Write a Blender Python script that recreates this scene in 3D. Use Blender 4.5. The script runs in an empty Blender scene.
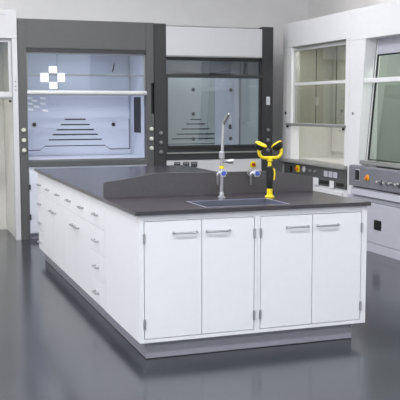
import bpy, bmesh, math, random
from mathutils import Vector, Matrix
random.seed(4)
S = bpy.context.scene
COL = S.collection

# ------------------------------------------------------------------ camera
cd = bpy.data.cameras.new('camera'); cam = bpy.data.objects.new('camera', cd); COL.objects.link(cam)
cd.sensor_width = 36; cd.lens = 864 / 400 * 36; cd.clip_start = .05; cd.clip_end = 100
R_ = Matrix(((0.941765, 0.036371, -0.334299), (-0.336272, 0.100788, -0.936356), (-0.000362, 0.994243, 0.107149)))
cam.matrix_world = Matrix.Translation((-1.309, -4.771, 1.501)) @ R_.to_4x4()
S.camera = cam
# ------------------------------------------------------------------ world, exposure
W = bpy.data.worlds.new('world'); S.world = W; W.use_nodes = True
bg = W.node_tree.nodes['Background']; bg.inputs[0].default_value = (.86, .91, 1, 1); bg.inputs[1].default_value = 1.9
S.view_settings.view_transform = 'Standard'; S.view_settings.look = 'None'
S.view_settings.gamma = 1; S.view_settings.use_curve_mapping = False
S.view_settings.exposure = 0.0
# ceiling lamps: power per column; the rightmost column is added to brighten the right wall
LAMP_W = {-3.7: 62, -1.4: 44, .7: 46, 2.7: 9}

def area(name, loc, rot, sx, sy, w, col=(1, 1, 1), parent=None):
    l = bpy.data.lights.new(name, 'AREA'); l.shape = 'RECTANGLE'; l.size = sx; l.size_y = sy
    l.energy = w; l.color = col
    o = bpy.data.objects.new(name, l); COL.objects.link(o)
    o.location = loc; o.rotation_euler = rot; o.parent = parent
    return o

# ------------------------------------------------------------------ materials
def mat(name, col, rough=.5, metal=0., spec=.5, emit=None, es=0, noise=0, nscale=20, coat=0, bump=0):
    m = bpy.data.materials.new(name); m.use_nodes = True
    nt = m.node_tree; b = nt.nodes['Principled BSDF']
    b.inputs['Base Color'].default_value = (*col, 1); b.inputs['Roughness'].default_value = rough
    b.inputs['Metallic'].default_value = metal; b.inputs['Specular IOR Level'].default_value = spec
    b.inputs['Coat Weight'].default_value = coat
    if emit: b.inputs['Emission Color'].default_value = (*emit, 1); b.inputs['Emission Strength'].default_value = es
    tc = nt.nodes.new('ShaderNodeTexCoord'); nz = nt.nodes.new('ShaderNodeTexNoise')
    nz.inputs['Scale'].default_value = nscale; nz.inputs['Detail'].default_value = 4
    nt.links.new(tc.outputs['Object'], nz.inputs['Vector'])
    if noise:
        r = nt.nodes.new('ShaderNodeValToRGB')
        r.color_ramp.elements[0].position = .3; r.color_ramp.elements[1].position = .7
        r.color_ramp.elements[0].color = (*[c * (1 - noise) for c in col], 1)
        r.color_ramp.elements[1].color = (*[min(1, c * (1 + noise)) for c in col], 1)
        nt.links.new(nz.outputs['Fac'], r.inputs['Fac']); nt.links.new(r.outputs['Color'], b.inputs['Base Color'])
    if bump:
        bp = nt.nodes.new('ShaderNodeBump'); bp.inputs['Strength'].default_value = bump; bp.inputs['Distance'].default_value = .01
        nt.links.new(nz.outputs['Fac'], bp.inputs['Height']); nt.links.new(bp.outputs['Normal'], b.inputs['Normal'])
    return m

def glass(name, tint, refl=1.0, base=.04):
    m = bpy.data.materials.new(name); m.use_nodes = True
    nt = m.node_tree; nt.nodes.remove(nt.nodes['Principled BSDF']); out = nt.nodes['Material Output']
    t = nt.nodes.new('ShaderNodeBsdfTransparent'); t.inputs[0].default_value = (*tint, 1)
    g = nt.nodes.new('ShaderNodeBsdfGlossy'); g.inputs['Roughness'].default_value = .02
    g.inputs['Color'].default_value = (refl, refl, refl, 1)
    lw = nt.nodes.new('ShaderNodeFresnel'); lw.inputs['IOR'].default_value = 1.5
    a = nt.nodes.new('ShaderNodeMath'); a.operation = 'ADD'; a.inputs[1].default_value = base
    mx = nt.nodes.new('ShaderNodeMixShader')
    geo = nt.nodes.new('ShaderNodeNewGeometry')      # reflect only once per pane, on the face turned to the ray
    inv = nt.nodes.new('ShaderNodeMath'); inv.operation = 'SUBTRACT'; inv.inputs[0].default_value = 1
    mul = nt.nodes.new('ShaderNodeMath'); mul.operation = 'MULTIPLY'
    nt.links.new(geo.outputs['Backfacing'], inv.inputs[1]); nt.links.new(inv.outputs[0], mul.inputs[0])
    nt.links.new(lw.outputs[0], a.inputs[0]); nt.links.new(a.outputs[0], mul.inputs[1]); nt.links.new(mul.outputs[0], mx.inputs[0])
    nt.links.new(t.outputs[0], mx.inputs[1]); nt.links.new(g.outputs[0], mx.inputs[2])
    nt.links.new(mx.outputs[0], out.inputs['Surface'])
    return m

MT = dict(
    wall=mat('wall_paint', (.87, .86, .86), .85, noise=.02, nscale=3),
    wall_warm=mat('warm_wall_paint', (.90, .88, .86), .85, noise=.02, nscale=3),
    ceiling=mat('ceiling_paint', (.87, .87, .87), .9, noise=.02),
    floor=mat('epoxy_floor', (.036, .038, .048), .17, noise=.22, nscale=1.6, spec=.6, bump=.05),
    cab=mat('white_powder_coat', (.78, .78, .81), .32, noise=.01),
    cab_in=mat('cabinet_inside', (.5, .5, .52), .6, noise=.01),
    plinth=mat('grey_plinth', (.27, .27, .31), .45, noise=.03),
    top=mat('epoxy_worktop', (.030, .026, .033), .25, spec=.85, noise=.15, nscale=90),
    screen=mat('grey_screen', (.075, .07, .075), .45, noise=.08, nscale=60),
    sink=mat('sink_resin', (.12, .127, .165), .35, noise=.04),
    rim_highlight=mat('sink_rim_highlight', (.24, .24, .32), .35, noise=.03),
    amber=mat('amber_plastic', (.85, .42, .03), .4, noise=.02),
    steel=mat('brushed_steel', (.50, .50, .52), .35, metal=1, noise=.05),
    satin=mat('satin_chrome', (.42, .42, .44), .34, metal=.9, noise=.03),
    g_light=mat('mid_grey_metal', (.082, .082, .083), .5, noise=.03),
    g_dark=mat('dark_grey_metal', (.028, .028, .030), .45, noise=.04),
    g_sill=mat('sill_grey', (.085, .09, .088), .4, noise=.03),
    g_warm=mat('warm_grey_metal', (.26, .26, .25), .4, noise=.03),
    g_blue=mat('blue_grey_panel', (.19, .19, .215), .45, noise=.03),
    white=mat('white_metal', (.54, .54, .55), .4, noise=.01),
    white_row=mat('bright_white_metal', (.80, .80, .80), .4, noise=.01),
    base_grey=mat('pale_grey_panel', (.54, .54, .60), .4, noise=.01),
    lav=mat('lavender_sheet', (.50, .51, .60), .4, noise=.02),
    whiteblue=mat('cool_white_panel', (.58, .60, .66), .4, noise=.01),
    liner=mat('hood_liner', (.52, .56, .66), .4, noise=.01),
    liner_grey=mat('grey_hood_liner', (.36, .40, .40), .4, noise=.02),
    cream=mat('cream_liner', (.66, .65, .61), .5, noise=.02),
    olive=mat('olive_liner', (.44, .45, .42), .5, noise=.03),
    black=mat('black_plastic', (.006, .006, .007), .5, noise=.05),
    slot=mat('slot_shadow_gap', (.02, .02, .03), .7, noise=.05),
    yellow=mat('yellow_plastic', (.85, .66, .01), .35, noise=.02),
    orange=mat('orange_plastic', (.75, .20, .01), .4, noise=.02),
    red=mat('red_plastic', (.35, .03, .01), .4, noise=.02),
    blue=mat('blue_plastic', (.07, .12, .55), .35, noise=.02),
    knob=mat('knob_cream', (.62, .62, .55), .4, noise=.02),
    knobg=mat('knob_grey', (.22, .22, .23), .35, noise=.02),
    lamp=mat('lamp_diffuser', (.9, .9, .9), .5, emit=(.97, .98, 1), es=9, noise=.01),
    hoodlamp=mat('hood_lamp_diffuser', (.9, .9, .9), .5, emit=(.86, .90, 1), es=2.5, noise=.01),
    white_mark=mat('plain_white', (.92, .92, .95), .4, noise=.01),
    glass=glass('sash_glass', (.90, .92, .93), .9, .05),
    glass_dark=glass('smoked_glass', (.5, .5, .52), .9, .05),
    glass_green=glass('green_glass', (.84, .88, .85), .9, .06),
    glass_olive=glass('olive_glass', (.70, .71, .67), .9, .05),
    window_glass=glass('window_glass', (.97, .98, .98), .9, .0),
)

# ------------------------------------------------------------------ mesh helpers
class MB:
    def __init__(s): s.bm = bmesh.new()
    def _add(s, t):
        me = bpy.data.meshes.new('t'); t.to_mesh(me); t.free(); s.bm.from_mesh(me); bpy.data.meshes.remove(me); return s
    def box(s, x0, x1, y0, y1, z0, z1, bev=.002, seg=2):
        t = bmesh.new()
        bmesh.ops.create_cube(t, size=1)
        for v in t.verts:
            v.co = Vector(((x0 + x1) / 2 + v.co.x * (x1 - x0), (y0 + y1) / 2 + v.co.y * (y1 - y0), (z0 + z1) / 2 + v.co.z * (z1 - z0)))
        b = min(bev, .3 * min(abs(x1 - x0), abs(y1 - y0), abs(z1 - z0)))
        if b > 0: bmesh.ops.bevel(t, geom=t.edges[:], offset=b, segments=seg, affect='EDGES')
        return s._add(t)
    def cyl(s, p0, p1, r, seg=20, r2=None, bev=0):
        p0, p1 = Vector(p0), Vector(p1); d = p1 - p0
        t = bmesh.new()
        bmesh.ops.create_cone(t, cap_ends=True, segments=seg, radius1=r, radius2=r if r2 is None else r2, depth=d.length)
        if bev:
            es = [e for e in t.edges if len(e.link_faces) == 2 and any(len(f.verts) > 4 for f in e.link_faces)]
            bmesh.ops.bevel(t, geom=es, offset=bev, segments=2, affect='EDGES')
        M = Matrix.Translation((p0 + p1) / 2) @ d.to_track_quat('Z', 'Y').to_matrix().to_4x4()
        t.transform(M)
        return s._add(t)
    def tube(s, pts, r, seg=14):
        pts = [Vector(p) for p in pts]; t = bmesh.new(); rings = []
        n = len(pts); up = None
        for i, p in enumerate(pts):
            d = (pts[min(i + 1, n - 1)] - pts[max(i - 1, 0)]).normalized()
            if up is None: up = d.orthogonal().normalized()
            up = (up - d * up.dot(d)).normalized(); sd = d.cross(up)
            rr = r[i] if isinstance(r, (list, tuple)) else r
            rings.append([t.verts.new(p + (up * math.cos(a) + sd * math.sin(a)) * rr) for a in [k * 2 * math.pi / seg for k in range(seg)]])
        for i in range(n - 1):
            for k in range(seg):
                t.faces.new((rings[i][k], rings[i][(k + 1) % seg], rings[i + 1][(k + 1) % seg], rings[i + 1][k]))
        t.faces.new(rings[0][::-1]); t.faces.new(rings[-1])
        return s._add(t)
    def lathe(s, prof, M=None, seg=28):
        t = bmesh.new(); rings = []
        for r, z in prof:
            rings.append([t.verts.new((max(r, 1e-4) * math.cos(k * 2 * math.pi / seg), max(r, 1e-4) * math.sin(k * 2 * math.pi / seg), z)) for k in range(seg)])
        for i in range(len(prof) - 1):
            for k in range(seg):
                t.faces.new((rings[i][k], rings[i][(k + 1) % seg], rings[i + 1][(k + 1) % seg], rings[i + 1][k]))
        t.faces.new(rings[0][::-1]); t.faces.new(rings[-1])
        if M: t.transform(M)
        return s._add(t)
    def prism(s, poly, axis, a0, a1, bev=0):
        """poly in the two other axes (x: yz, y: xz, z: xy), extruded a0..a1"""
        def P(u, v, a): return {'x': (a, u, v), 'y': (u, a, v), 'z': (u, v, a)}[axis]
        t = bmesh.new()
        A = [t.verts.new(P(u, v, a0)) for u, v in poly]; B = [t.verts.new(P(u, v, a1)) for u, v in poly]
        t.faces.new(A); t.faces.new(B[::-1]); n = len(poly)
        for i in range(n): t.faces.new((A[i], B[i], B[(i + 1) % n], A[(i + 1) % n]))
        bmesh.ops.recalc_face_normals(t, faces=t.faces)
        if bev: bmesh.ops.bevel(t, geom=t.edges[:], offset=bev, segments=2, affect='EDGES')
        return s._add(t)
    def build(s, name, m, parent=None, smooth=True, label=None, xf=None):
        bm = s.bm
        if xf: bm.transform(xf)
        bmesh.ops.recalc_face_normals(bm, faces=bm.faces)
        me = bpy.data.meshes.new(name)
        lo = Vector([min(v.co[i] for v in bm.verts) for i in range(3)]); hi = Vector([max(v.co[i] for v in bm.verts) for i in range(3)])
        c = (lo + hi) / 2
        if parent is None: c.z = lo.z
        pc = parent.get('_c', (0, 0, 0)) if parent is not None else (0, 0, 0)
        bm.transform(Matrix.Translation(-c)); bm.to_mesh(me); bm.free()
        me.materials.append(MT[m])
        if smooth:
            for p in me.polygons: p.use_smooth = True
            me.set_sharp_from_angle(angle=math.radians(35))
        o = bpy.data.objects.new(name, me); COL.objects.link(o)
        o.parent = parent; o.location = c - Vector(pc)
        o['_c'] = tuple(c)
        if label: o['label'] = label
        return o

def B(*a, **k): return MB().box(*a, **k)
def thing(name, label, cat, loc=(0, 0, 0), rz=0, group=None):
    o = bpy.data.objects.new(name, None); COL.objects.link(o); o.empty_display_size = .1
    o.location = loc; o.rotation_euler = (0, 0, rz); o['label'] = label; o['category'] = cat
    if group: o['group'] = group
    return o
def tag(o, label, cat, group=None):
    o['label'] = label; o['category'] = cat
    if group: o['group'] = group
    return o
def struct(o): o['kind'] = 'structure'; return o

# ================================================================== SETTING
RX, BY, FY, LX, CH = 4.12, 6.05, -7.5, -5.5, 3.7
struct(B(LX - .1, RX + .1, FY - .1, BY + .1, -.1, 0, bev=0).build('floor', 'floor'))
struct(B(LX, RX, BY, BY + .1, 0, CH, bev=0).build('wall_back', 'wall'))
struct(B(RX, RX + .1, FY - .1, BY + .1, 0, CH, bev=0).build('wall_right', 'wall_warm'))
struct(B(LX - .1, LX, FY - .1, BY + .1, 0, CH, bev=0).build('wall_left', 'wall'))
struct(B(LX - .1, RX + .1, FY - .1, BY + .1, CH, CH + .1, bev=0).build('ceiling', 'ceiling'))
# front wall (behind the viewer) with three tall windows
WZ0, WZ1 = .5, 3.3
wins = [(LX + .5, LX + 3.3), (LX + 3.6, LX + 6.2), (LX + 6.5, RX - .4)]
m = MB(); m.box(LX, RX, FY - .1, FY, 0, WZ0, bev=0); m.box(LX, RX, FY - .1, FY, WZ1, CH, bev=0)
px = LX
for a, b in wins:
    m.box(px, a, FY - .1, FY, WZ0, WZ1, bev=0); px = b
m.box(px, RX, FY - .1, FY, WZ0, WZ1, bev=0)
struct(m.build('wall_front', 'wall'))
for i, (a, b) in enumerate(wins):
    w = MB(); f = .05
    w.box(a, b, FY - .08, FY - .02, WZ0, WZ0 + f); w.box(a, b, FY - .08, FY - .02, WZ1 - f, WZ1)
    n = 3
    for k in range(n + 1):
        x = a + (b - a - f) * k / n; w.box(x, x + f, FY - .078, FY - .022, WZ0 + f, WZ1 - f)
    wf = struct(w.build('window_%d' % (i + 1), 'white'))
    B(a + f, b - f, FY - .053, FY - .047, WZ0 + f, WZ1 - f, bev=0).build('window_glass', 'window_glass', wf)

# ceiling lamps
def lamp_panel(x, y, label):
    t = thing('ceiling_lamp', label, 'ceiling lamp', (x, y, CH - .05), 0, 'ceiling light panels')
    MB().box(-.62, .62, -.17, -.145, 0, .05).box(-.62, .62, .145, .17, 0, .05).box(-.62, -.595, -.145, .145, 0, .05).box(.595, .62, -.145, .145, 0, .05).build('lamp_frame', 'white', t)
    B(-.59, .59, -.14, .14, .012, .02, bev=0).build('lamp_diffuser', 'lamp', t)
    area('lamp_light', (0, 0, .008), (0, 0, 0), 1.15, .27, LAMP_W[x], (.97, .98, 1), t)
for y in (-5.2, -2.3, .6, 3.3):
    for x in (-3.7, -1.4, .7, 2.7):
        row = {-5.2: 'in the row nearest the windows', -2.3: 'in the second row from the windows', .6: 'in the row above the island front', 3.3: 'in the row nearest the fume hoods'}[y]
        colm = {-3.7: 'leftmost', -1.4: 'centre-left', .7: 'centre-right', 2.7: 'added rightmost'}[x]  # rightmost column: unseen lamps put in as fill for the right wall
        lamp_panel(x, y, 'white ceiling light panel, %s one %s' % (colm, row))

# ================================================================== ISLAND
IX, ZC, ZT = 1.55, .876, .90
ZB = .112
# plinth
pl = MB(); pl.box(.08, 1.47, .08, 3.66, .004, ZB, bev=.001)
pl_o = tag(pl.build('cabinet_plinth', 'plinth'), 'grey recessed plinth running under the white island cabinets', 'plinth')
MB().box(.078, 1.472, .078, 3.662, 0, .004, bev=0).build('black_base_strip', 'black', pl_o)  # thin black strip around the plinth foot

def bar_handle(par, p, along, out, L, r=.0055, drop=.026):
    """bar handle centred at p, along axis vector, standing off by out vector"""
    p, a, o = Vector(p), Vector(along), Vector(out)
    m = MB(); pts = []
    h = L / 2
    for u, q in ((-h, 0), (-h, drop * .65), (-h + .009, drop), (h - .009, drop), (h, drop * .65), (h, 0)):
        pts.append(p + a * u + o * q)
    m.tube(pts, r, 10)
    for u in (-h, h): m.cyl(p + a * u, p + a * u + o * .004, r * 1.5, 12)
    return m.build('handle', 'steel', par, label='brushed steel bar handle')

def hinge(par, x, z):
    m = MB(); m.cyl((x, .024, z - .030), (x, .024, z + .030), .0065, 12, bev=.001)
    m.box(x - .008, x + .008, .026, .0305, z - .028, z + .028, bev=.001)
    return m.build('hinge', 'steel', par, label='steel barrel hinge')

# two sink cabinets facing the viewer; meshes in world coordinates, things are empties at their base
def sink_cabinet(x0, x1, d0, d1, split, label, left_panel=False, right_panel=False):
    cx = (x0 + x1) / 2
    t = thing('sink_cabinet', label, 'cabinet', (cx, .465, ZB), 0, None); t['_c'] = (cx, .465, ZB)
    zd0, zd1 = .133, .838
    B(x0 + (.02 if left_panel else .001), x1 - (.02 if right_panel else .001), .052, .898, ZB, .66, bev=.001).build('carcass', 'cab_in', t)
    f = MB()
    f.box(x0, d0, .03, .052, ZB, ZC, bev=.0008); f.box(d1, x1, .03, .052, ZB, ZC, bev=.0008)
    f.box(d0, d1, .03, .052, ZB, zd0, bev=.0008); f.box(d0, d1, .03, .052, zd1, ZC, bev=.0008)
    f.build('face_frame', 'cab', t)
    if left_panel: B(x0, x0 + .02, .0525, .900, ZB, ZC, bev=.001).build('end_panel', 'cab', t)
    if right_panel: B(x1 - .02, x1, .0525, .900, ZB, ZC, bev=.001).build('end_panel', 'cab', t)
    B(x0 + .021, x1 - .021, .885, .9, .661, ZC, bev=.001).build('back_rail', 'cab', t)
    g = .004
    a = B(d0 + g, split - g / 2, .0305, .050, zd0 + g, zd1 - g, bev=.0015).build('door', 'cab', t)
    b = B(split + g / 2, d1 - g, .0305, .050, zd0 + g, zd1 - g, bev=.0015).build('door', 'cab', t)
    bar_handle(a, (split - .105, .0305, .762), (1, 0, 0), (0, -1, 0), .145)
    bar_handle(b, (split + .105, .0305, .762), (1, 0, 0), (0, -1, 0), .145)
    for z in (.735, .226):
        hinge(a, d0 + .002, z); hinge(b, d1 - .002, z)
    return t
sink_cabinet(.03, .7785, .057, .760, .417, 'white sink cabinet at island end, beside the long drawer side, two doors', left_panel=True)
sink_cabinet(.7795, 1.54, .797, 1.503, 1.153, 'white sink cabinet at island end nearest the right wall, two doors', right_panel=True)

# cabinets along the long side, full island width
def side_unit(name, y0, y1, kind, label, cat):
    yc = (y0 + y1) / 2
    t = thing(name, label, cat, (.785, yc, ZB)); t['_c'] = (.785, yc, ZB)
    B(.050, 1.54, y0 + .0005, y1 - .0005, ZB, ZC, bev=.001).build('carcass', 'cab', t)
    g = .0014
    def front(nm, a, b, z0, z1):
        return B(.030, .0495, a + g, b - g, z0 + g, z1 - g, bev=.0015).build(nm, 'cab', t)
    def hd(o, y, z, L=.10): bar_handle(o, (.030, y, z), (0, 1, 0), (-1, 0, 0), L, r=.006)
    if kind == 'd':
        for z0, z1, zh in ((.665, .868, .752), (.480, .665, .567), (.296, .480, .381), (.114, .296, .196)):
            hd(front('drawer', y0, y1, z0, z1), yc + (.05 if y1 - y0 < .4 else 0), zh)
    else:
        for a, b in ((y0, yc), (yc, y1)):
            hd(front('drawer', a, b, .665, .868), (a + b) / 2, .748)
        hd(front('door', y0, yc, .114, .665), yc - .075, .572)
        hd(front('door', yc, y1, .114, .665), yc + .075, .572)
    return t
side_unit('drawer_unit', .901, 1.385, 'd', 'white four-drawer unit in the island, nearest the front corner', 'drawer unit')
side_unit('base_cabinet', 1.386, 2.372, 'c', 'white island cabinet with two drawers over two doors, the nearer one', 'cabinet')
side_unit('base_cabinet', 2.373, 3.352, 'c', 'white island cabinet with two drawers over two doors, the farther one', 'cabinet')
side_unit('drawer_unit', 3.353, 3.71, 'd', 'white four-drawer unit at the far end of the island', 'drawer unit')

# worktop with the sink cut-out
def worktop():
    bm = bmesh.new(); xs = [0, .455, 1.02, IX]; ys = [0, .072, .44, 3.735]
    vt = [[[bm.verts.new((x, y, z)) for y in ys] for x in xs] for z in (ZC, ZT)]
    for i in range(3):
        for j in range(3):
            if i == 1 and j == 1: continue
            for L, rev in ((0, True), (1, False)):
                q = [vt[L][i][j], vt[L][i + 1][j], vt[L][i + 1][j + 1], vt[L][i][j + 1]]
                bm.faces.new(q[::-1] if rev else q)
    def side(p, q):
        bm.faces.new((vt[0][p[0]][p[1]], vt[0][q[0]][q[1]], vt[1][q[0]][q[1]], vt[1][p[0]][p[1]]))
    for i in range(3): side((i, 0), (i + 1, 0)); side((i, 3), (i + 1, 3)); side((0, i), (0, i + 1)); side((3, i), (3, i + 1))
    for p, q in (((1, 1), (2, 1)), ((1, 2), (2, 2)), ((1, 1), (1, 2)), ((2, 1), (2, 2))): side(p, q)
    bmesh.ops.recalc_face_normals(bm, faces=bm.faces)
    es = [e for e in bm.edges if e.calc_face_angle(0) > 1]
    bmesh.ops.bevel(bm, geom=es, offset=.0022, segments=2, affect='EDGES')
    m = MB(); m.bm.free(); m.bm = bm
    return m.build('worktop', 'top')
tag(worktop(), 'dark grey epoxy worktop with a sink cut-out on the white island', 'worktop')

# sink basin
def sink():
    t = thing('sink', 'lavender grey rectangular sink let into the dark worktop', 'sink', (.7375, .256, .70)); t['_c'] = (.7375, .256, .70)
    x0, x1, y0, y1, z0, z1 = .4555, 1.0195, .0725, .4395, .70, .898
    w = .012
    m = MB()
    m.box(x0, x1, y0, y1, z0, z0 + w, bev=0); m.box(x0, x0 + w, y0, y1, z0 + w, z1); m.box(x1 - w, x1, y0, y1, z0 + w, z1)
    m.box(x0 + w, x1 - w, y0, y0 + w, z0 + w, z1); m.box(x0 + w, x1 - w, y1 - w, y1, z0 + w, z1)
    m.build('basin', 'sink', t)
    q = MB(); e = .012; z2 = .9005
    q.box(x0 + .001, x1 - .001, y0 + .001, y0 + e, z1 + .0002, z2, bev=0); q.box(x0 + .001, x1 - .001, y1 - e, y1 - .001, z1 + .0002, z2, bev=0); q.box(x0 + .001, x0 + e, y0 + e, y1 - e, z1 + .0002, z2, bev=0); q.box(x1 - e, x1 - .001, y0 + e, y1 - e, z1 + .0002, z2, bev=0)
    q.build('rim', 'rim_highlight', t, label='sink rim with its highlight painted pale')  # highlight along the sink edge put into a paler colour
    m = MB(); m.lathe([(.045, 0), (.045, .004), (.036, .006), (.034, .002), (.0, .002)], Matrix.Translation((.7375, .256, z0 + w)))
    m.build('drain', 'steel', t)
sink()

# board across the island
bp = [(.0, ZT), (1.54, ZT), (1.54, ZT + .095)]
def arc(cx, cz, r, a0, a1, n=6): return [(cx + r * math.cos(a0 + (a1 - a0) * k / n), cz + r * math.sin(a0 + (a1 - a0) * k / n)) for k in range(n + 1)]
poly = [(.0005, ZT), (1.538, ZT)] + arc(1.538 - .022, ZT + .088, .022, 0, math.pi / 2 * .9) + [(1.24, ZT + .146), (1.20, ZT + .151), (.352, ZT + .158), (.31, ZT + .150), (.10, ZT + .117)] + arc(.0225, ZT + .088, .022, math.pi / 2 * 1.05, math.pi)
m = MB(); m.prism(poly, 'y', .785, .805, bev=.0015)
tag(m.build('bench_screen', 'screen'), 'grey low screen with sloping ends standing across the island behind the sink', 'bench screen')

# ---------------- faucet
def faucet():
    x, y = .742, .55
    t = thing('laboratory_faucet', 'tall grey gooseneck faucet with blue-marked tap behind the sink', 'faucet', (x, y, ZT)); t['_c'] = (x, y, ZT)
    m = MB(); m.lathe([(.026, 0), (.026, .008), (.018, .014), (.016, .03), (.0135, .04)], Matrix.Translation((x, y, ZT)))
    m.build('base_flange', 'satin', t)
    m = MB(); m.tube([(x, y, ZT + .035), (x, y, 1.10), (x + .004, y, 1.20), (x + .012, y, 1.395)], [.0125, .0125, .0105, .009])
    m.lathe([(.0135, 0), (.018, .004), (.018, .045), (.0135, .05)], Matrix.Translation((x + .001, y, 1.16)))
    m.build('riser_pipe', 'satin', t)
    m = MB(); m.tube([(x + .012, y, 1.385), (x + .019, y, 1.402), (x + .043, y, 1.446), (x + .046, y, 1.449)], .0105)
    m.build('spout', 'g_light', t, label='dark angled spout')
    m = MB(); m.tube([(x + .045, y, 1.447), (x + .051, y, 1.453), (x + .057, y, 1.446), (x + .060, y, 1.43), (x + .060, y, 1.385)], [.008, .007, .006, .0055, .0055])
    m.build('spray_hose', 'satin', t)
    m = MB(); m.cyl((x + .060, y, 1.386), (x + .060, y, 1.355), .008, 14, r2=.011, bev=.002); m.build('spout_tip', 'black', t, label='black spout nozzle')
    m = MB(); m.cyl((x + .01, y, 1.143), (x + .05, y - .005, 1.143), .010); m.cyl((x + .040, y - .004, 1.142), (x + .078, y - .008, 1.143), .014, r2=.017, bev=.004)
    m.build('lever_handle', 'satin', t)
    m = MB(); m.cyl((x + .001, y, 1.095), (x + .001, y, 1.115), .0165, bev=.002); m.build('marker_ring', 'yellow', t, label='yellow ring')
    valve(t, x - .003, y, 1.067, -.030)
def valve(t, x, y, z, dx):
    """white valve head with a blue cap and a ribbed nozzle hanging at dx"""
    m = MB(); m.cyl((x, y + .02, z), (x, y - .035, z), .012); m.cyl((x, y - .03, z), (x, y - .046, z), .020, 24, bev=.004)
    for k in range(6):
        a = k * math.pi / 3; m.cyl((x + .018 * math.cos(a), y - .031, z + .018 * math.sin(a)), (x + .018 * math.cos(a), y - .045, z + .018 * math.sin(a)), .008, 10)
    m.build('valve_knob', 'white', t, label='white fluted valve knob')
    m = MB(); m.cyl((x, y - .046, z), (x, y - .050, z), .016, 20); m.build('valve_cap', 'blue', t, label='blue valve cap')
    m = MB(); m.tube([(x, y - .012, z), (x + dx * .7, y - .015, z + .004), (x + dx, y - .015, z - .004), (x + dx, y - .015, z - .02)], .0085)
    for k in range(4): m.cyl((x + dx, y - .015, z - .018 - k * .015), (x + dx, y - .015, z - .032 - k * .015), .0105 - k * .001, 14, r2=.0075 - k * .0008)
    m.build('nozzle', 'satin', t)
faucet()
# tap fixed on the screen
def screen_tap():
    x, y, z = 1.045, .70, 1.047
    t = thing('water_tap', 'small white and blue tap mounted on the grey screen beside the eyewash', 'tap', (x, .775, z)); t['_c'] = (x, .775, z)
    m = MB(); m.cyl((x, .785, z - .002), (x, .778, z - .002), .024, bev=.002); m.cyl((x, .780, z), (x, y + .01, z), .011); m.build('wall_flange', 'satin', t)
    valve(t, x, y, z, -.036)
screen_tap()

# ---------------- eyewash
def eyewash():
    x, y = 1.068, .50
    t = thing('eyewash_station', 'yellow and black twin-head eyewash on a short post behind the sink', 'eyewash', (x, y, ZT)); t['_c'] = (x, y, ZT)
    T = Matrix.Translation
    m = MB(); m.lathe([(.032, 0), (.032, .006), (.024, .012), (.019, .016), (.019, .055), (.016, .058)], T((x, y, ZT))); m.build('base', 'yellow', t)
    m = MB(); m.lathe([(.017, 0), (.020, .008), (.021, .06), (.024, .10), (.023, .145), (.015, .152)], T((x, y, ZT + .056)))
    m.build('hand_grip', 'black', t, label='black grip column')
    m = MB(); m.tube([(x + .014, y - .012, 1.092), (x + .024, y - .018, 1.086), (x + .027, y - .02, 1.06), (x + .024, y - .018, 1.015)], [.005, .006, .006, .005])
    m.build('squeeze_lever', 'yellow', t, label='yellow squeeze lever')
    m = MB(); m.cyl((x - .001, y, 1.105), (x - .001, y, 1.165), .0125)
    pts = []
    L, Rr, zb, zt, r = x - .079, x + .084, 1.163, 1.225, .042
    pts.append((L, y, zt)); 
    for k in range(6): a = math.pi + k * math.pi / 2 / 5; pts.append((L + r + r * math.cos(a), y, zb + r + r * math.sin(a)))
    for k in range(6): a = 1.5 * math.pi + k * math.pi / 2 / 5; pts.append((Rr - r + r * math.cos(a), y, zb + r + r * math.sin(a)))
    pts.append((Rr, y, zt)); m.tube(pts, .0112, 16)
    m.lathe([(.0125, 0), (.019, .004), (.019, .022), (.0125, .026)], T((x - .001, y, 1.138)))
    m.build('yoke_pipe', 'yellow', t)
    for sx, hx, tilt, fw in ((-1, x - .083, .34, .30), (1, x + .070, -.46, -.45)):
        R = T((hx, y - .004, 1.218)) @ Matrix.Rotation(tilt, 4, 'Y') @ Matrix.Rotation(fw, 4, 'X')
        m = MB(); m.lathe([(.013, 0), (.026, .006), (.036, .018), (.039, .036)], R); h = m.build('spray_head', 'black', t, label='black spray head')
        m = MB(); m.lathe([(.039, .036), (.041, .037), (.041, .043), (.036, .047), (.02, .050), (0, .051)], R)
        m.build('dust_cap', 'yellow', h, label='yellow dust cap')
eyewash()

# ================================================================== FUME HOODS (local: x across, y inwards, z up)
def ROOT(o): o['_c'] = (0, 0, 0); return o
def knob(t, x, z, m='knob', r=.021, y=0):
    k = MB(); k.cyl((x, y - .001, z), (x, y - .008, z), r * 1.15, 20, bev=.001); k.cyl((x, y - .008, z), (x, y - .03, z), r, 20, r2=r * .85, bev=.003)
    k.box(x - .003, x + .003, y - .034, y - .028, z - r * .8, z + r * .8, bev=.001)
    return k.build('control_knob', m, t)
def sash_parts(t, x0, x1, z0, z1, y, frame, fw, gm, nm='sash', bot=None, mull=(), bars=()):
    """framed sash: frame is the part, panes its sub-part"""
    m = MB(); bot = bot or fw
    m.box(x0, x0 + fw, y, y + .03, z0, z1); m.box(x1 - fw, x1, y, y + .03, z0, z1)
    m.box(x0 + fw, x1 - fw, y, y + .03, z0, z0 + bot); m.box(x0 + fw, x1 - fw, y, y + .03, z1 - fw, z1)
    for a in bars: m.box(x0 + fw, x1 - fw, y + .0185, y + .029, a - .009, a + .009)
    s = m.build(nm, frame, t)
    g = B(x0 + fw, x1 - fw, y + .012, y + .018, z0 + bot, z1 - fw, bev=0).build('glass_pane', gm, s)
    return s
def liner(t, x0, x1, y0, y1, z0, z1, m):
    k = MB(); w = .012
    k.box(x0, x0 + w, y0, y1, z0, z1, bev=0); k.box(x1 - w, x1, y0, y1, z0, z1, bev=0)
    k.box(x0 + w, x1 - w, y1 - w, y1, z0, z1, bev=0); k.box(x0 + w, x1 - w, y0, y1 - w, z1 - w, z1, bev=0)
    k.box(x0 + w, x1 - w, y0, y1 - w, z0, z0 + w, bev=0)
    return k.build('liner', m, t)
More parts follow.
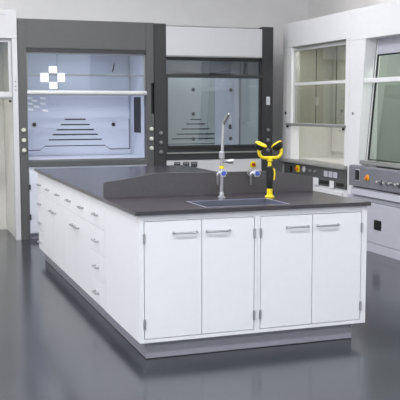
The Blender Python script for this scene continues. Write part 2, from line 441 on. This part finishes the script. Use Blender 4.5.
def baffle(t, cx, x0, x1, y, z1, m, slots, screws, lowz, z0=.915):
    g = .011
    up = [(x0, z1), (x1, z1), (x1, .985), (cx + .43, .985), (cx + .37, lowz), (cx - .37, lowz), (cx - .43, .985), (x0, .985)]
    lo = [(x0, .985 - g), (cx - .43 - g * .4, .985 - g), (cx - .37 - g * .4, lowz - g), (cx + .37 + g * .4, lowz - g), (cx + .43 + g * .4, .985 - g), (x1 + .03, .985 - g), (x1 + .03, z0), (x0, z0)]
    k = MB(); k.prism(up, 'y', y - .022, y - .008); b = k.build('baffle', m, t)
    k = MB(); k.prism(lo, 'y', y - .022, y - .008); k.build('lower_baffle', m, t)
    B(x0, x1 + .012, y - .0075, y - .002, z0, 1.35, bev=0).build('baffle_gap_shade', 'slot', t, label='dark sheet painting the shade in the gap between the back plates')  # dark sheet behind the plates paints the shade of the gap
    for hw, z in slots:
        B(cx - hw, cx + hw, y - .026, y - .0225, z - .007, z + .007, bev=.001).build('baffle_slot', 'slot', b, label='dark horizontal baffle slot')
    for sx, sz in screws:
        q = MB(); q.cyl((sx, y - .0222, sz), (sx, y - .036, sz), .024, 16, bev=.003); q.build('fixing_knob', 'g_dark', b)
    return b
def hood_lamp(t, x0, x1, y, z, watt, col):
    B(x0, x1, y - .05, y + .05, z, z + .03, bev=.004).build('hood_light', 'hoodlamp', t)
    area('hood_light_source', ((x0 + x1) / 2, y, z - .006), (0, 0, 0), x1 - x0, .09, watt, col, t)
def sill_poly(t, x0, x1, z0, z1, m, d=.02):
    k = MB(); k.prism([(-d, z0), (.3, z0), (.3, z1 - .004), (.02, z1), (-d, z1 - .012)], 'x', x0, x1, bev=.002); return k.build('sill', m, t)

# ---- hood with mid-grey frame (left)
Y0 = 5.04
SL = [(.13, 1.351), (.18, 1.286), (.232, 1.224), (.280, 1.165), (.330, 1.103)]
def hood_left():
    t = ROOT(thing('fume_hood', 'mid-grey framed fume hood with raised glass sash and bright interior, behind island', 'fume hood', (.05, Y0, 0)))
    Wd = 1.57; lx, rx = .094, Wd - .092
    B(0, lx, 0, .10, 0, 2.475, bev=.003).build('side_post', 'g_light', t)
    # right post with its recessed slot
    k = MB(); k.box(rx, rx + .058, 0, .10, 0, 2.475, bev=.003); k.box(rx + .058, Wd, .0, .10, 0, 1.418); k.box(rx + .058, Wd, .0, .10, 1.78, 2.475); k.box(rx + .058, Wd, .06, .10, 1.418, 1.78)
    k.build('side_post', 'g_light', t)
    B(rx + .060, Wd - .002, .040, .0595, 1.42, 1.778, bev=0).build('post_slot', 'black', t, label='black recessed slot')
    for z in (1.243, 1.128, 1.016):
        knob(t, .045, z); knob(t, rx + .058, z)
    B(lx + .0005, rx - .0005, .004, .10, 2.156, 2.475, bev=.002).build('header', 'g_light', t)
    B(lx + .001, rx - .001, .046, .10, 2.125, 2.155, bev=.002).build('header_trim', 'g_light', t)
    k = MB(); k.box(0, Wd, .1005, .90, 2.24, 2.46); k.box(0, .02, .1005, .90, .0, 2.2395); k.box(Wd - .02, Wd, .1005, .90, .0, 2.2395); k.box(.02, Wd - .02, .885, .90, 0, 2.2395)
    k.build('casing', 'g_light', t)
    liner(t, .085, rx + .008, .105, .75, .90, 2.235, 'liner')
    baffle(t, .775, .115, 1.452, .735, 2.05, 'liner', SL, [(.275, 1.290), (1.253, 1.285)], 1.033)
    # dark service slot on the right inner wall
    B(rx - .010, rx - .004, .235, .53, 1.19, 1.62, bev=.004).build('service_recess', 'slot', t, label='dark vertical slot on the inner wall')
    sill_poly(t, lx + .0005, rx - .0005, .832, .899, 'g_sill')
    # upper fixed trim and sliding sash
    B(lx + .001, rx - .001, .012, .0455, 2.112, 2.1555, bev=.002).build('sash_stop', 'g_dark', t)
    s = sash_parts(t, lx + .002, rx - .002, 1.633, 2.108, .028, 'g_warm', .014, 'glass', bars=(1.862,), bot=.02)
    k = MB(); k.tube([(lx + .004, .012, 1.66), (lx + .03, .006, 1.66), (rx - .03, .006, 1.66), (rx - .004, .012, 1.66)], .027, 16)
    k.build('sash_handle', 'white', s, label='white full-width pull rail')
    # four thin white squares on the pane, and the skewed chequer marks on the liner behind
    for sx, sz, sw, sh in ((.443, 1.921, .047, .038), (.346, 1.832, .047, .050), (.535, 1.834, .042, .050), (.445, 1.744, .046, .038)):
        B(sx - .05 - sw, sx - .05 + sw, .0385, .0395, sz - sh, sz + sh, bev=0).build('white_square', 'white_mark', s, label='small white square on the glass')
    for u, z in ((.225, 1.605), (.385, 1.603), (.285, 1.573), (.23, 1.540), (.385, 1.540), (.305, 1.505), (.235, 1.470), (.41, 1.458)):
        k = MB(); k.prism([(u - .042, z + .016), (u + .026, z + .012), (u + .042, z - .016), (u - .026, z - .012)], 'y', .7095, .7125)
        k.build('chequer_mark', 'white_mark', t, label='pale slanted chequer mark on the back liner')
    k = MB(); k.tube([(1.245, .70, 1.93), (1.260, .695, 1.99), (1.268, .70, 2.03)], .008); k.build('hook', 'g_dark', t)
    hood_lamp(t, .35, 1.2, .27, 2.19, 2.2, (.86, .88, 1))
    # posts meet the white cabinet
    c = ROOT(thing('hood_base_cabinet', 'white cabinet under the mid-grey framed fume hood', 'cabinet', (.05, Y0, 0)))
    B(lx + .001, rx - .001, .005, .10, .06, .831, bev=.002).build('carcass', 'whiteblue', c)
    B(lx + .004, rx - .004, .04, .10, 0, .0595, bev=.001).build('plinth', 'plinth', c)
    for a, b in ((lx + .004, .784), (.787, rx - .004)):
        d = B(a, b, -.013, .0045, .075, .760, bev=.002).build('door', 'whiteblue', c)
    for z in (.26, .60):
        k = MB(); k.cyl((lx + .006, -.016, z - .03), (lx + .006, -.016, z + .03), .009); k.build('hinge', 'g_dark', c)
hood_left()

# ---- hood with dark frame and closed sash
def hood_dark():
    t = ROOT(thing('fume_hood', 'dark-grey framed fume hood with closed sash and white top panel, behind island', 'fume hood', (1.625, Y0, 0)))
    Wd = 1.523; lx, rx = .146, Wd - .146
    B(0, lx, -.004, .10, 0, 2.47, bev=.003).build('side_post', 'g_dark', t)
    B(rx, Wd, -.004, .10, 0, 2.47, bev=.003).build('side_post', 'g_dark', t)
    for z in (1.195, 1.082, .969): knob(t, .077, z, 'knobg', .019, -.004)
    for z in (1.217, 1.093, .969): knob(t, rx + .084, z, 'knobg', .019, -.004)
    sw = B(rx + .055, rx + .105, -.012, -.0045, 1.525, 1.625, bev=.003).build('switch_plate', 'whiteblue', t, label='pale switch plate')
    B(rx + .067, rx + .093, -.016, -.0122, 1.55, 1.60, bev=.001).build('rocker', 'white', sw)
    B(lx + .001, rx - .001, .0, .09, 2.106, 2.443, bev=.003).build('header', 'white', t, label='white top panel')
    B(lx + .001, rx - .001, -.004, .02, 2.092, 2.1055, bev=.001).build('header_trim', 'g_warm', t)
    k = MB(); k.box(0, Wd, .1005, .90, 2.30, 2.46); k.box(0, .02, .1005, .90, .0, 2.2995); k.box(Wd - .02, Wd, .1005, .90, .0, 2.2995); k.box(.02, Wd - .02, .885, .90, 0, 2.2995)
    k.build('casing', 'g_dark', t)
    liner(t, lx - .03, rx + .03, .105, .75, .95, 2.29, 'liner_grey')
    baffle(t, .765, .15, rx - .01, .735, 2.0, 'liner_grey', [(.072, 1.341), (.130, 1.283), (.19, 1.219), (.258, 1.154), (.325, 1.095)], [(.73, 1.72), (.73, 1.41), (.73, 1.09), (1.245, 1.72), (1.245, 1.09)], 1.033)
    B(1.03, 1.36, .7085, .7125, 1.0, 1.97, bev=.001).build('pale_back_sheet', 'lav', t, label='pale lavender sheet on the back')  # thin sheet that makes this part of the back paler
    B(lx + .001, rx - .001, .0, .019, 1.846, 1.884, bev=.001).build('cross_rail', 'g_dark', t)
    B(lx + .001, rx - .001, .05, .09, 2.05, 2.0915, bev=.001).build('top_rail', 'g_dark', t)
    B(lx + .002, rx - .002, .058, .064, 1.885, 2.049, bev=0).build('upper_pane', 'glass_dark', t, label='smoked upper pane')
    k = MB(); k.prism([(.22, 1.872), (1.10, 1.872), (1.03, 1.905), (.30, 1.905)], 'y', .075, .09); k.build('lamp_shade', 'g_dark', t)
    k = MB(); k.tube([(1.165, .07, 1.90), (1.18, .07, 1.965), (1.185, .07, 2.02)], .006); k.build('hook', 'g_dark', t)
    s = sash_parts(t, lx + .002, rx - .002, 1.0155, 1.872, .02, 'g_dark', .026, 'glass')
    B(lx + .03, rx - .03, -.012, .0195, 1.018, 1.042, bev=.005).build('sash_handle', 'g_dark', s)
    B(lx + .001, rx - .001, .02, .09, .960, 1.0145, bev=.002).build('lower_rail', 'g_dark', t)
    B(lx + .001, rx - .001, -.022, .09, .944, .9595, bev=.002).build('rail_trim', 'g_warm', t, label='pale trim strip')
    B(lx + .001, rx - .001, -.006, .3, .868, .9435, bev=.002).build('sill', 'g_dark', t)
    hood_lamp(t, .35, 1.1, .40, 2.2, 4.2, (.90, .94, 1))
    c = ROOT(thing('hood_base_cabinet', 'white cabinet with sockets under the dark-framed fume hood', 'cabinet', (1.625, Y0, 0)))
    B(lx + .001, rx - .001, .0, .10, .06, .867, bev=.002).build('carcass', 'white', c)
    B(lx + .004, rx - .004, .04, .10, 0, .0595, bev=.001).build('plinth', 'plinth', c)
    for a, b in ((lx + .004, .760), (.763, rx - .004)):
        B(a, b, -.018, -.0005, .075, .73, bev=.002).build('door', 'white', c)
    for x in (.278, .390, .492):
        k = B(x - .038, x + .038, -.012, -.0005, .780, .846, bev=.004).build('socket', 'black', c, label='black power socket')
        q = MB(); q.box(x - .028, x + .028, -.015, -.0122, .822, .838, bev=.001); q.box(x - .018, x - .010, -.0145, -.0122, .79, .812, bev=.001); q.box(x + .010, x + .018, -.0145, -.0122, .79, .812, bev=.001)
        q.build('socket_face', 'knobg', k)
    x, z = 1.262, .794
    k = MB(); k.cyl((x, -.0005, z), (x, -.012, z), .040, 24, bev=.003); e = k.build('emergency_switch', 'yellow', c, label='yellow round switch with red button')
    k = MB(); k.cyl((x, -.0122, z), (x, -.04, z), .022, 20, bev=.004); k.build('push_button', 'red', e)
hood_dark()

# ---- walk-in white hood, left edge of the view
def hood_walk():
    Wd = 1.75
    t = ROOT(thing('fume_hood', 'white floor-standing walk-in fume hood cut off at the left edge', 'fume hood', (.045 - Wd, Y0, 0)))
    B(Wd - .058, Wd, 0, .12, 0, 2.2525, bev=.004).build('side_post', 'white', t)
    B(0, .1, 0, .12, 0, 2.2525, bev=.004).build('side_post', 'white', t)
    k = MB(); k.box(0, Wd, 0, .12, 2.2535, 2.565, bev=.004); k.box(.08, Wd - .12, -.006, -.0005, 2.51, 2.517, bev=.001); k.build('header', 'white', t)
    k = MB(); k.box(0, Wd, .1205, .98, 2.27, 2.56); k.box(Wd - .03, Wd - .005, .1205, .98, 0, 2.2695); k.box(0, .03, .1205, .98, 0, 2.2695); k.box(.03, Wd - .03, .96, .98, 0, 2.2695)
    k.build('casing', 'white', t)
    B(Wd - .045, Wd - .0305, .1205, .958, 0, 1.50, bev=.002).build('lower_side_liner', 'cream', t)
    B(Wd - .045, Wd - .0305, .1205, .958, 1.505, 2.26, bev=.002).build('upper_side_liner', 'cream', t)
    B(.0305, Wd - .046, .945, .9595, 0, 1.110, bev=.002).build('back_liner', 'cream', t)
    B(.0305, Wd - .046, .945, .9595, 1.114, 2.26, bev=.002).build('back_liner', 'cream', t)
    s = sash_parts(t, .101, Wd - .059, 1.60, 2.250, .04, 'white', .035, 'glass_olive', bot=.07)
    k = MB(); k.box(.11, Wd - .065, .015, .039, 1.585, 1.615, bev=.006); k.build('sash_handle', 'g_warm', s, label='grey pull rail')
    k = MB(); k.cyl((Wd - .088, .01, 1.565), (Wd - .088, .035, 1.565), .014, bev=.002); k.build('sash_stop', 'black', t)
    q = MB()
    for z in (1.78, 1.73, 1.685): q.cyl((Wd - .028, -.0005, z), (Wd - .028, -.004, z), .008, 12)
    q.build('screw_caps', 'g_warm', t)
    B(.4, 1.3, .3, .42, 2.235, 2.265, bev=.004).build('hood_light', 'hoodlamp', t)
    area('hood_light_source', (.9, .36, 2.225), (0, 0, 0), .9, .1, 6, (1, .98, .95), t)
hood_walk()

# ---- right row, facing left: local x -> world -y, local y -> world +x
XR = 3.375
def hood_a():
    Wd = 1.683
    t = ROOT(thing('fume_hood', 'white fume hood with three-pane sash half raised, on the right beyond the eyewash', 'fume hood', (XR, 5.236, 0), -math.pi / 2))
    U = lambda y: 5.236 - y
    x0, x1 = .245, Wd - .09
    B(0, x0, 0, .12, 0, 2.232, bev=.004).build('side_post', 'white_row', t)
    B(x1, Wd, 0, .12, 0, 2.232, bev=.004).build('side_post', 'white_row', t)
    B(0, Wd, 0, .12, 2.233, 2.53, bev=.004).build('header', 'white_row', t)
    k = MB(); k.box(0, Wd, .1205, .74, 2.305, 2.52); k.box(0, .02, .1205, .74, 0, 2.3045); k.box(Wd - .02, Wd, .1205, .74, 0, 2.3045); k.box(.02, Wd - .02, .72, .74, 0, 2.3045)
    k.build('casing', 'white_row', t)
    k = liner(t, .06, Wd - .05, .125, .70, .85, 2.30, 'cream')
    b = B(.09, Wd - .08, .655, .680, .93, 2.1, bev=.002).build('baffle', 'cream', t)
    for z in (1.2, 1.6): B(.25, Wd - .25, .652, .6548, z - .005, z + .005, bev=0).build('baffle_slot', 'olive', b)
    for xx in (.35, 1.05): 
        k = MB(); k.cyl((xx, .6545, 1.45), (xx, .64, 1.45), .018, bev=.003); k.build('fixing_knob', 'knobg', b)
    # sash
    s = sash_parts(t, x0 + .001, x1 - .001, 1.275, 2.20, .03, 'white', .022, 'glass_olive', bars=(), bot=.03)
    k = MB(); k.box(x0 + .024, x1 - .024, .0305, .0412, 1.76, 1.795, bev=.002); k.build('middle_rail', 'white_row', s)
    for y in (4.428, 3.937):
        B(U(y) - .003, U(y) + .003, .0485, .056, 1.306, 2.177, bev=.001).build('glazing_bar', 'g_sill', s, label='thin dark bar between panes')
    k = MB(); k.box(x0 - .10, x1 + .04, -.030, -.002, 1.272, 1.300, bev=.006); k.box(x0 - .08, x0 - .05, -.006, .0, 1.26, 1.275); k.build('sash_handle', 'g_warm', s, label='grey pull rail')
    k = MB()
    for xx in (x0 - .07, x1 + .0): k.cyl((xx, -.025, 1.258), (xx, -.003, 1.258), .014, bev=.002)
    k.build('handle_buffer', 'g_dark', s)
    B(x0 + .001, x1 - .001, .07, .11, 2.205, 2.232, bev=.001).build('sash_stop', 'olive', t)
    k = MB(); k.cyl((.10, -.0005, 1.424), (.10, -.012, 1.424), .017, bev=.002); k.build('post_button', 'g_dark', t)
    k = MB(); k.box(1.575, 1.60, .48, .51, 1.545, 1.60, bev=.003); k.box(1.575, 1.60, .48, .51, 1.80, 1.855, bev=.003); k.build('service_outlet', 'g_dark', t)
    hood_lamp(t, .35, 1.3, .22, 2.262, 6, (1, .98, .93))
    # airfoil sill
    k = MB(); k.prism([(-.05, .815), (.12, .815), (.12, .848), (.0, .858), (-.04, .842), (-.05, .832)], 'x', .02, Wd - .005, bev=.003); k.build('sill', 'g_warm', t)
    # control panel
    p = B(.10, Wd - .005, -.018, -.0005, .60, .8145, bev=.002).build('control_panel', 'g_sill', t)
    yf = -.018
    def onp(nm, y, z, w, h, m, d=.008, label=None): return B(U(y) - w / 2, U(y) + w / 2, yf - d, yf - .0005, z - h / 2, z + h / 2, bev=.003).build(nm, m, p, label=label)
    onp('rocker_switch', 4.92, .735, .06, .075, 'black', label='black rocker switch')
    onp('switch_plate', 4.735, .752, .085, .08, 'yellow', label='yellow switch plate')
    k = MB(); k.cyl((U(4.735), yf - .0085, .752), (U(4.735), yf - .034, .752), .022, bev=.004); k.build('rotary_switch', 'orange', p, label='orange rotary switch')
    k = MB(); k.cyl((U(4.56), yf - .0005, .757), (U(4.56), yf - .016, .757), .036, 28, bev=.005); k.build('round_socket', 'white', p, label='white round socket')
    for y in (4.39, 4.265): 
        k = MB(); k.cyl((U(y), yf - .0005, .748), (U(y), yf - .03, .748), .019, r2=.015, bev=.003); k.build('valve_knob', 'knobg', p)
    for y in (4.01, 3.896, 3.785): onp('socket', y, .742, .085, .066, 'base_grey', .012, 'pale square socket')
    onp('lower_recess', 4.065, .640, .235, .040, 'black', .0035, 'black recess'); onp('lower_recess', 3.69, .640, .17, .040, 'black', .0035, 'black recess')
    onp('white_tab', 4.268, .635, .14, .088, 'white_row', .006, 'white tab'); onp('white_tab', 3.872, .632, .10, .082, 'white_row', .006, 'white tab')
    c = ROOT(thing('hood_base_cabinet', 'white cabinet under the three-pane fume hood on the right', 'cabinet', (XR, 5.236, 0), -math.pi / 2))
    B(.246, x1 - .001, .0, .12, .06, .5995, bev=.002).build('carcass', 'white_row', c)
    B(.25, x1 - .004, .03, .12, .0, .0595, bev=.001).build('plinth', 'plinth', c)
    for a, b in ((.25, .915), (.918, x1 - .004)): B(a, b, -.018, -.0005, .075, .56, bev=.002).build('door', 'white_row', c)
hood_a()

def hood_b():
    y00 = 3.550; Wd = 1.95
    t = ROOT(thing('fume_hood', 'white fume hood with tilted green glass sash, nearest on the right', 'fume hood', (XR, y00, 0), -math.pi / 2))
    x0, x1 = .325, Wd - .325
    B(0, x0, 0, .16, 0, 2.205, bev=.004).build('side_post', 'white_row', t)
    B(x1, Wd, 0, .16, 0, 2.205, bev=.004).build('side_post', 'white_row', t)
    B(0, Wd, 0, .16, 2.206, 2.53, bev=.004).build('header', 'white_row', t)
    k = MB(); k.box(0, Wd, .1605, .74, 2.305, 2.52); k.box(0, .02, .1605, .74, 0, 2.3045); k.box(Wd - .02, Wd, .1605, .74, 0, 2.3045); k.box(.02, Wd - .02, .72, .74, 0, 2.3045)
    k.build('casing', 'white_row', t)
    liner(t, .2, Wd - .2, .165, .70, .90, 2.30, 'olive')
    for nm, xa in (('slanted_cheek', x0 - .022), ('slanted_cheek', x1 + .002)):
        m = MB(); m.prism([(-.065, .942), (-.0005, .942), (-.0005, 2.2)], 'x', xa, xa + .02, bev=.001); m.build(nm, 'white_row', t)
    B(x0 + .06, x1 - .06, .63, .655, .98, 2.1, bev=.003).build('baffle', 'olive', t)
    # tilted rear sash: leans inwards towards its top
    def tilt(z): return .025 + (z - .93) * .085
    def bar(m, xa, xb, za, zb, off=0, d=.02):
        m.prism([(tilt(za) + off, za), (tilt(zb) + off, zb), (tilt(zb) + off + d, zb), (tilt(za) + off + d, za)], 'x', xa, xb, bev=.001)
    for xa in (x0 + .001, x1 - .021):
        m = MB(); bar(m, xa, xa + .020, .935, 2.204, 0, .05); m.build('sash_track', 'white_row', t)
    m = MB(); bar(m, x0 + .006, x0 + .013, .945, 2.2, -.004, .0035); m.build('track_groove', 'g_sill', t)
    m = MB(); bar(m, x0 + .022, x1 - .022, 2.045, 2.204, .012, .01); m.build('upper_panel', 'base_grey', t, label='grey panel above the glass')
    m = MB(); bar(m, x0 + .022, x0 + .032, .945, 2.044, .010); bar(m, x1 - .032, x1 - .022, .945, 2.044, .010)
    bar(m, x0 + .032, x1 - .032, 2.030, 2.044, .010); bar(m, x0 + .032, x1 - .032, .945, .955, .010)
    s = m.build('sash', 'black', t, label='black-edged sash')
    m = MB(); bar(m, x0 + .033, x1 - .033, .956, 2.029, .017, .006); m.build('glass_pane', 'glass_green', s)
    m = MB(); m.box(x0 + .001, x1 - .001, -.012, .02, 1.748, 1.795, bev=.004); m.build('middle_rail', 'white_row', t)
    m = MB(); m.box(x0 - .03, x1 + .03, -.035, .015, .900, .940, bev=.008); m.build('sash_handle', 'g_warm', t, label='grey pull rail')
    k = MB(); k.cyl((.09, -.0005, 1.43), (.09, -.008, 1.43), .016, bev=.002); k.build('post_button', 'g_warm', t)
    hood_lamp(t, .5, 1.45, .28, 2.262, 6.5, (.97, 1, .96))
    # control panel
    U = lambda y: y00 - y
    # keep panel in front of the posts
    p = MB(); p.prism([(-.075, .668), (-.001, .655), (-.001, .885), (-.060, .885), (-.075, .872)], 'x', .155, Wd - .03, bev=.004)
    p = p.build('control_panel', 'g_blue', t)
    yf = -.075
    for nm, y, z, w, h, mm, l in (('switch_plate', 3.20, .790, .085, .125, 'white', 'white plate'),):
        q = B(U(y) - w / 2, U(y) + w / 2, yf - .006, yf - .0005, z - h / 2, z + h / 2, bev=.003).build(nm, mm, p, label=l)
        B(U(y) - .038, U(y) + .038, yf - .012, yf - .0062, z - .052, z + .052, bev=.003).build('rocker', 'black', q, label='black rocker')
    k = MB(); k.cyl((U(3.00), yf - .0005, .772), (U(3.00), yf - .010, .772), .034, 28, bev=.003); e = k.build('rotary_switch', 'amber', p, label='amber rotary switch')
    k = MB(); k.cyl((U(3.00), yf - .0102, .772), (U(3.00), yf - .034, .772), .016, 20, bev=.003); k.build('switch_knob', 'orange', e)
    for y in (2.74, 2.62, 2.52, 2.41, 2.28):
        k = MB(); k.cyl((U(y), yf - .0005, .752), (U(y), yf - .03, .752), .022, bev=.004); k.cyl((U(y) + .03, yf - .02, .757), (U(y) - .02, yf - .035, .757), .013, bev=.003)
        k.build('valve_knob', 'steel', p)
        B(U(y) - .018, U(y) + .006, yf - .052, yf - .046, .746, .766, bev=.001).build('marker', 'knob', p)
    c = ROOT(thing('hood_base_cabinet', 'white cabinet with black socket under the tilted-sash fume hood', 'cabinet', (XR, y00, 0), -math.pi / 2))
    k = MB(); k.prism([(-.060, .575), (-.001, .562), (-.001, .654), (-.030, .654), (-.055, .63)], 'x', .165, Wd - .03, bev=.004); k.build('upper_moulding', 'base_grey', c)
    B(.04, Wd - .02, -.022, -.0005, .098, .515, bev=.002).build('door_panel', 'base_grey', c)
    B(.04, Wd - .02, -.018, -.0005, .521, .561, bev=.002).build('top_rail', 'base_grey', c)
    B(.04, Wd - .02, -.022, -.0005, .0, .094, bev=.001).build('plinth', 'base_grey', c)
    s = B(U(2.94), U(2.805), -.030, -.0225, .245, .345, bev=.004).build('socket', 'black', c, label='black square socket')
    B(U(2.915), U(2.83), -.033, -.0302, .265, .325, bev=.002).build('socket_face', 'black', s)
hood_b()

GR = {'fume_hood': 'fume hoods along the walls', 'hood_base_cabinet': 'cabinets under the fume hoods', 'sink_cabinet': 'sink cabinets at the island end',
      'drawer_unit': 'drawer units along the island', 'base_cabinet': 'door and drawer cabinets along the island'}
for o in bpy.data.objects:
    k = o.name.split('.')[0]
    if o.parent is None and k in GR: o['group'] = GR[k]
    if '_c' in o: del o['_c']
